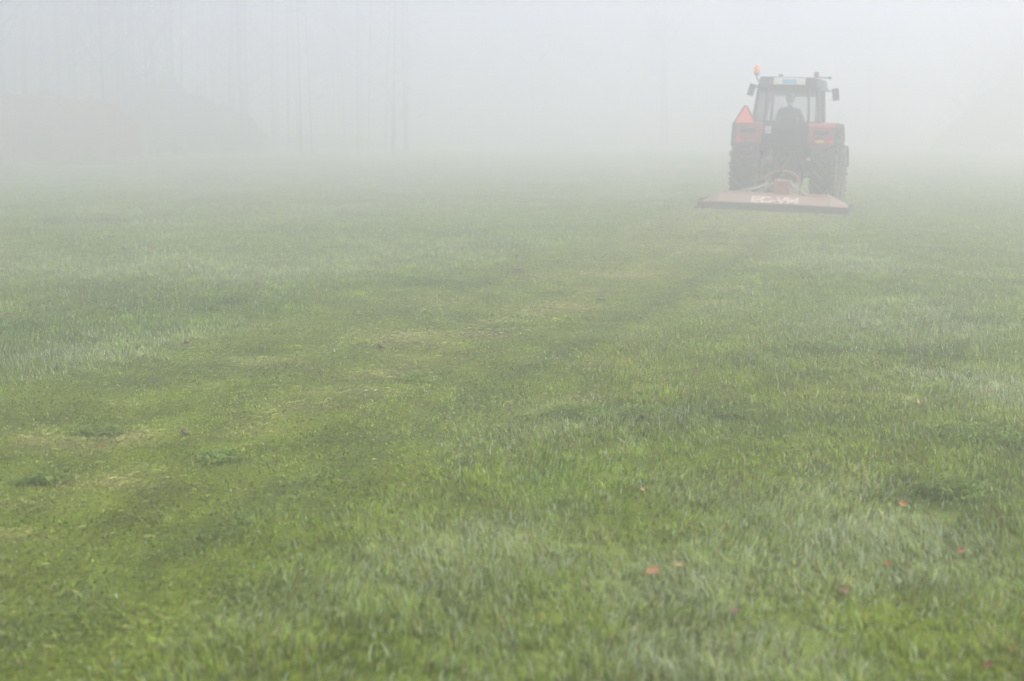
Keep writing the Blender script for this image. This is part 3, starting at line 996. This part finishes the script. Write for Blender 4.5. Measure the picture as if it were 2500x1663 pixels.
# head with face
mb = MB(); mb.sphere((0, .06, .735), .105, 24, 18, (.80, .95, 1.15))
for s in (-1, 1):
    mb.sphere((s * .086, .055, .73), .026, 8, 6, (.4, .8, 1.2))
    mb.sphere((s * .034, .150, .750), .014, 8, 6, (1.1, .5, .7))
mb.tube([(0, .152, .755), (0, .176, .715), (0, .155, .705)], [.009, .015, .012], 8)
mb.sphere((0, .148, .672), .022, 10, 6, (1.2, .4, .3))
mb.tube([(0, .045, .60), (0, .05, .68)], [.056, .058], 12)
mb.build('head', M['skin'], D)
mb = MB(); mb.sphere((0, .045, .755), .112, 24, 16, (.82, .95, 1.1))
mb.v = [v if v[1] < .12 or v[2] > .80 else (v[0], .10, v[2]) for v in mb.v]
mb.build('hair', M['hair'], D)
for s in (-1, 1):
    hv = [(s * .17, .60, .34, .026), (s * .165, .64, .345, (.038, .018)), (s * .163, .675, .35, (.040, .016))]
    he = [(0, 1), (1, 2)]
    for q, (ox, l) in enumerate(((-.030, .055), (-.010, .065), (.010, .062), (.030, .050))):
        b0 = len(hv)
        hv += [(s * .163 + ox, .69, .352, .010), (s * .163 + ox, .70 + l * .3, .345, .009), (s * .163 + ox, .695 + l * .3, .32, .008), (s * .163 + ox, .68, .305, .007)]
        he += [(2, b0), (b0, b0 + 1), (b0 + 1, b0 + 2), (b0 + 2, b0 + 3)]
    b0 = len(hv)
    hv += [(s * .163 - s * .04, .645, .335, .011), (s * .163 - s * .055, .67, .315, .009)]
    he += [(1, b0), (b0, b0 + 1)]
    skin('hand', hv, he, M['skin'], D, 1)


# ------------------------------------------------------------------ trees
def bare_tree(x, y, ht, r0, seed, lean=(0, 0), limb_from=.32, dens=1.0, label='', group='', mat='bark', name='bare_tree', spread=1.0):
    r = random.Random(seed)
    root = empty(name, (x, y, h1(x, y) - .05))
    tag(root, label, 'tree', group)
    pts = []; rad = []
    ns = 12
    ox = oy = 0
    for i in range(ns + 1):
        t = i / ns
        ox += r.uniform(-1, 1) * .014 * ht * .35; oy += r.uniform(-1, 1) * .014 * ht * .35
        pts.append(Vector((lean[0] * ht * t + ox * t, lean[1] * ht * t + oy * t, ht * t)))
        rad.append(max(.012, r0 * ((1 - t) ** .75) + (.35 * r0 if i == 0 else 0)))
    tk = MB(); tk.tube(pts, rad, 9)
    cr = MB()

    def branch(p, d, l, rr, depth):
        n_ = 3; q = [p]; dd = d.copy()
        for _ in range(n_):
            dd = (dd + Vector((r.uniform(-.25, .25), r.uniform(-.25, .25), r.uniform(-.05, .25)))).normalized()
            q.append(q[-1] + dd * l / n_)
        cr.tube(q, [rr, rr * .75, rr * .5, rr * .22], 5 if depth == 0 else 3, cap=False)
        if depth < 2:
            for _ in range(int((5 if depth == 0 else 4) * dens) + 1):
                t = r.uniform(.25, 1)
                i = min(n_ - 1, int(t * n_)); b = q[i].lerp(q[i + 1], t * n_ - i)
                nd = (dd + Vector((r.uniform(-1, 1), r.uniform(-1, 1), r.uniform(-.5, .8)))).normalized()
                branch(b, nd, l * r.uniform(.35, .6), rr * .42, depth + 1)

    nb = int(13 * dens) + 4
    for i in range(nb):
        t = limb_from + (1 - limb_from) * (i + r.random()) / nb
        j = min(ns - 1, int(t * ns)); b = pts[j].lerp(pts[j + 1], t * ns - j)
        a = r.random() * 6.283
        el = r.uniform(.45, 1.2)
        d = Vector((math.cos(a) * math.cos(el), math.sin(a) * math.cos(el), math.sin(el)))
        branch(b, d, ht * (.33 * (1 - t) + .08) * r.uniform(.7, 1.2) * spread, max(.012, r0 * (1 - t) * .5), 0)
    tk.build('trunk', M[mat], root)
    cr.build('crown', M['twig'], root, False)
    return root


GW = 'bare trees at the edge of the left wood'
LEFT = [  # photo x, distance, height, trunk radius, lean, label
    (62, 40, 13.5, .14, (.025, 0), 'leaning bare tree in the fog at the far left, its trunk tilting right'),
    (14, 38, 13.5, .20, (0, 0), 'leftmost bare tree at the edge of the foggy wood'),
    (112, 47, 13.0, .13, (-.01, 0), 'slim bare tree right of the leaning tree in the left wood'),
    (188, 42, 13.8, .11, (.0, 0), 'thin straight dark tree above the left end of the brown hedge'),
    (256, 45, 13.2, .10, (-.006, 0), 'thin straight tree behind the right part of the brown hedge'),
    (228, 54, 12.5, .12, (.012, 0), 'faint slim tree between two thin straight trees of the left wood'),
    (150, 52, 12.6, .15, (.004, 0), 'faint bare tree right of the leaning one, behind the brown hedge'),
    (305, 52, 12.8, .12, (.008, 0), 'faint tree behind the left slope of the grey green bush'),
    (365, 50, 12.6, .10, (0, 0), 'thin tree rising behind the top of the grey green bush'),
    (425, 58, 12.2, .13, (-.01, 0), 'faint tree behind the right slope of the grey green bush'),
    (520, 60, 12.4, .14, (.01, 0), 'faint tree behind the low right end of the grey green bush'),
]
for i, (px, dist, ht, rr, ln2, lab) in enumerate(LEFT):
    dist *= 1.5 if i > 3 else 1.78; rr *= .9
    x, y = bearing(px, dist)
    bare_tree(x, y, ht, rr, 100 + i, ln2, limb_from=.30, dens=1.25, label=lab, group=GW)
MID = [(636, 62, .12), (678, 64, .14), (732, 66, .13), (773, 63, .14), (808, 68, .17), (842, 65, .13), (880, 72, .18), (915, 74, .18), (953, 70, .12), (1004, 72, .12), (1102, 74, .11)]
ord_ = ['first', 'second', 'third', 'fourth', 'fifth', 'sixth', 'seventh', 'eighth', 'ninth', 'tenth']
for i, (px, dist, rr) in enumerate(MID):
    dist *= 1.72
    x, y = bearing(px, dist)
    lab = '%s trunk from the left in the faint row of trees across the misty field' % ord_[i] if i < 10 else 'last tree on the right of the faint row across the misty field'
    bare_tree(x, y, 12.5, rr, 200 + i, (random.uniform(-.012, .012), 0), limb_from=.28, dens=1.0, label=lab, group='faint row of trees across the field')
for i, (px, dist, rr, ht, lab) in enumerate([
        (1300, 78, .16, 14, 'faint single tree in the fog near the centre'),
        (1622, 68, .28, 14.5, 'thick trunked single tree in the fog left of the tractor'),
        (1884, 82, .22, 14.5, 'faint tree directly behind the tractor cab'),
        (2120, 80, .24, 14, 'faint tree in the fog right of the tractor')]):
    dist *= 1.5; rr *= 1.15
    x, y = bearing(px, dist)
    bare_tree(x, y, ht, rr, 300 + i, (0, 0), limb_from=.4, dens=1.1, label=lab, group='single trees in the fog')
for i, (px, dist, ht, lab) in enumerate([
        (2390, 64, 11, 'broad twiggy tree in the fog near the right edge'),
        (2475, 60, 12, 'twiggy tree at the far right edge of the foggy field'),
        (2560, 56, 12, 'rightmost twiggy tree, half outside the right edge')]):
    dist *= 1.6
    x, y = bearing(px, dist)
    bare_tree(x, y, ht, .16, 400 + i, (0, 0), limb_from=.10, dens=1.7, label=lab, group='twiggy trees at the right edge', spread=1.3)


def bush(name, label, cat, x0, x1, dist, tops, n_, mat, size, depth=2.5, seed=1, group=None):
    """leafy mass whose top follows a list of (photo x, height)."""
    r = np.random.default_rng(seed)
    xa, _ = bearing(x0, dist); xb, _ = bearing(x1, dist)
    hx = [bearing(p, dist)[0] for p, _ in tops]; hh = [CAM_H + (330 - q) * dist / 3508.0 - h1(bearing(p, dist)[0], dist) for p, q in tops]
    cx_ = (xa + xb) / 2
    base = h1(cx_, dist)
    X = r.uniform(xa, xb, n_); Yv = r.normal(0, depth / 2.5, n_)
    tp = np.interp(X, hx, hh) * (0.82 + .36 * fbm(X / .9, Yv / .9, seed + 3, 2)) * np.sqrt(np.clip(1 - (Yv / depth) ** 2, .05, 1))
    Z = tp * r.random(n_) ** .6
    # gaps
    kp = fbm(X / .5 + Z, Z / .5 + Yv, seed + 9, 2) > .36
    X, Yv, Z = X[kp], Yv[kp], Z[kp]; k = len(X)
    c_ = np.stack([X - cx_, Yv, Z], 1)
    u_ = r.normal(size=(k, 3)); u_ /= np.linalg.norm(u_, axis=1)[:, None]
    w_ = r.normal(size=(k, 3)); w_ -= (w_ * u_).sum(1)[:, None] * u_; w_ /= np.linalg.norm(w_, axis=1)[:, None]
    s_ = size * (.6 + .8 * r.random(k))[:, None]
    Vv = np.empty((k, 4, 3)); Vv[:, 0] = c_ - u_ * s_; Vv[:, 1] = c_ + w_ * s_ * .5; Vv[:, 2] = c_ + u_ * s_; Vv[:, 3] = c_ - w_ * s_ * .5
    me = np_mesh('foliage', Vv.reshape(-1, 3), np.arange(k * 4), np.arange(k) * 4)
    me.materials.append(M[mat])
    root = empty(name, (cx_, dist, base)); tag(root, label, cat, group)
    o = bpy.data.objects.new('foliage', me); COL.objects.link(o); o.parent = root
    st = MB(); rr = random.Random(seed)
    for q in range(26):
        xx = rr.uniform(xa, xb) - cx_; t_ = float(np.interp(xx + cx_, hx, hh)) * rr.uniform(.6, .95); yy = rr.uniform(-depth * .3, depth * .3)
        st.tube([(xx, yy, -.05), (xx + rr.uniform(-.15, .15), yy, t_ * .5), (xx + rr.uniform(-.35, .35), yy + rr.uniform(-.2, .2), t_)], [.03, .02, .006], 5)
    st.build('stems', M['twig'], root)
    return root


bush('hedge', 'brown leaved beech hedge at the foot of the left wood', 'hedge', -60, 330, 66, [(-60, 240), (60, 236), (190, 238), (290, 250), (330, 300)], 20000, 'beech', .11, 1.6, 3)
bush('bush', 'large rounded grey green bush right of the brown hedge', 'bush', 230, 650, 79, [(230, 265), (270, 215), (330, 196), (420, 196), (500, 235), (600, 280), (650, 330)], 24000, 'evergreen', .13, 2.4, 5)
bush('thicket', 'low grey bramble thicket under the faint row of trees', 'thicket', 620, 960, 100, [(620, 330), (700, 340), (800, 325), (900, 335), (960, 355)], 8000, 'bramble', .14, 1.6, 7)
bush('shrub', 'dull brown shrub mass at the right edge in the fog', 'shrub', 2300, 2750, 92, [(2300, 330), (2380, 250), (2450, 190), (2560, 160), (2750, 200)], 22000, 'beech', .15, 2.8, 8)

# far wood behind the left edge: reads as one grey mass
mb = MB()
r = random.Random(77)
for i in range(420):
    px = (r.uniform(-350, 330) if i % 3 else r.uniform(-350, 620)) if i % 5 else r.uniform(-350, 1000)
    dist = r.uniform(74, 104)
    x, y = bearing(px, dist); z = h1(x, y)
    ht = r.uniform(9, 13.5); rr = r.uniform(.03, .085); lx = r.uniform(-.5, .5)
    mb.tube([(x, y, z - .05), (x + lx * .4, y, z + ht * .5), (x + lx, y, z + ht)], [rr, rr * .7, .015], 5, cap=False)
    for b_ in range(16):
        t = r.uniform(.12, .97); l = (1.1 - t) * 2.2 * r.uniform(.5, 1.2); a = r.random() * 6.283
        p0 = Vector((x + lx * t, y, z + ht * t)); p1 = p0 + Vector((math.cos(a) * l, math.sin(a) * l, l * r.uniform(.2, .9)))
        mb.tube([p0, p0.lerp(p1, .5) + Vector((0, 0, .05)), p1], [rr * .25, rr * .15, .006], 3, cap=False)
        for _ in range(3):
            q0 = p0.lerp(p1, r.uniform(.3, 1)); q1 = q0 + Vector((r.uniform(-.6, .6), r.uniform(-.6, .6), r.uniform(0, .7)))
            mb.tube([q0, q1], [.012, .004], 3, cap=False)
o = mb.build('distant_wood', M['twig'], None, False)
tag(o, 'distant grey wood of thin bare trees in the fog behind the left edge', 'wood', kind='stuff')

# ------------------------------------------------------------------ fog
HZ = .036
mb = MB()
x0, x1, y0, y1, z0, z1 = -420, 420, -120, 420, -1.6, 15.2
mb.add([(x0, y0, z0), (x1, y0, z0), (x1, y1, z0), (x0, y1, z0), (x0, y0, z1), (x1, y0, z1), (x1, y1, z1), (x0, y1, z1)],
       [(3, 2, 1, 0), (4, 5, 6, 7), (0, 1, 5, 4), (1, 2, 6, 5), (2, 3, 7, 6), (3, 0, 4, 7)])
m = bpy.data.materials.new('fog'); m.use_nodes = True; nt = m.node_tree
nt.nodes.remove(nt.nodes['Principled BSDF'])
pv = nt.nodes.new('ShaderNodeVolumePrincipled')
pv.inputs['Color'].default_value = (.995, .977, .981, 1)
pv.inputs['Density'].default_value = HZ
pv.inputs['Anisotropy'].default_value = .72
nt.links.new(pv.outputs[0], nt.nodes['Material Output'].inputs['Volume'])
hz = mb.build('haze', m)
tag(hz, 'thick pale morning fog over the field', 'fog', kind='stuff')

# ------------------------------------------------------------------ light
SUN_AZ, SUN_EL = R(112), R(64)      # high behind the fog, to the right of the camera
w = bpy.data.worlds.new('World'); SC.world = w; w.use_nodes = True
nt = w.node_tree
sky = nt.nodes.new('ShaderNodeTexSky'); sky.sky_type = 'NISHITA'; sky.sun_disc = False
sky.sun_elevation = SUN_EL; sky.sun_rotation = SUN_AZ
sky.air_density = 1.0; sky.dust_density = 4.2; sky.ozone_density = .6
nt.links.new(sky.outputs[0], nt.nodes['Background'].inputs[0])
nt.nodes['Background'].inputs[1].default_value = .12
sl = bpy.data.lights.new('sun', 'SUN'); sl.energy = 1.5; sl.angle = R(40); sl.color = (1, .945, .89)
so = bpy.data.objects.new('sun', sl); COL.objects.link(so)
sd = Vector((math.sin(SUN_AZ) * math.cos(SUN_EL), math.cos(SUN_AZ) * math.cos(SUN_EL), math.sin(SUN_EL)))
so.rotation_euler = (-sd).to_track_quat('-Z', 'Y').to_euler(); so.location = sd * 200

# ------------------------------------------------------------------ camera
cd = bpy.data.cameras.new('camera'); cam = bpy.data.objects.new('camera', cd); COL.objects.link(cam)
cd.sensor_width = 36; cd.lens = 50; cd.clip_end = 2000; cd.clip_start = .05
cam.location = (0, 0, CAM_H); cam.rotation_euler = (math.pi / 2 - PITCH, 0, 0)
cd.dof.use_dof = True; cd.dof.focus_distance = 10.0; cd.dof.aperture_fstop = 2.6
SC.camera = cam

vs_ = SC.view_settings
vs_.view_transform = 'Standard'; vs_.look = 'None'; vs_.gamma = 1; vs_.exposure = 1.43
cy_ = SC.cycles
cy_.volume_bounces = 8; cy_.max_bounces = 12; cy_.diffuse_bounces = 6; cy_.glossy_bounces = 2; cy_.transmission_bounces = 4
cy_.transparent_max_bounces = 16
cy_.use_denoising = True
cy_.denoising_prefilter = 'ACCURATE'
try: cy_.denoiser = 'OPENIMAGEDENOISE'
except Exception: pass
cy_.use_adaptive_sampling = False
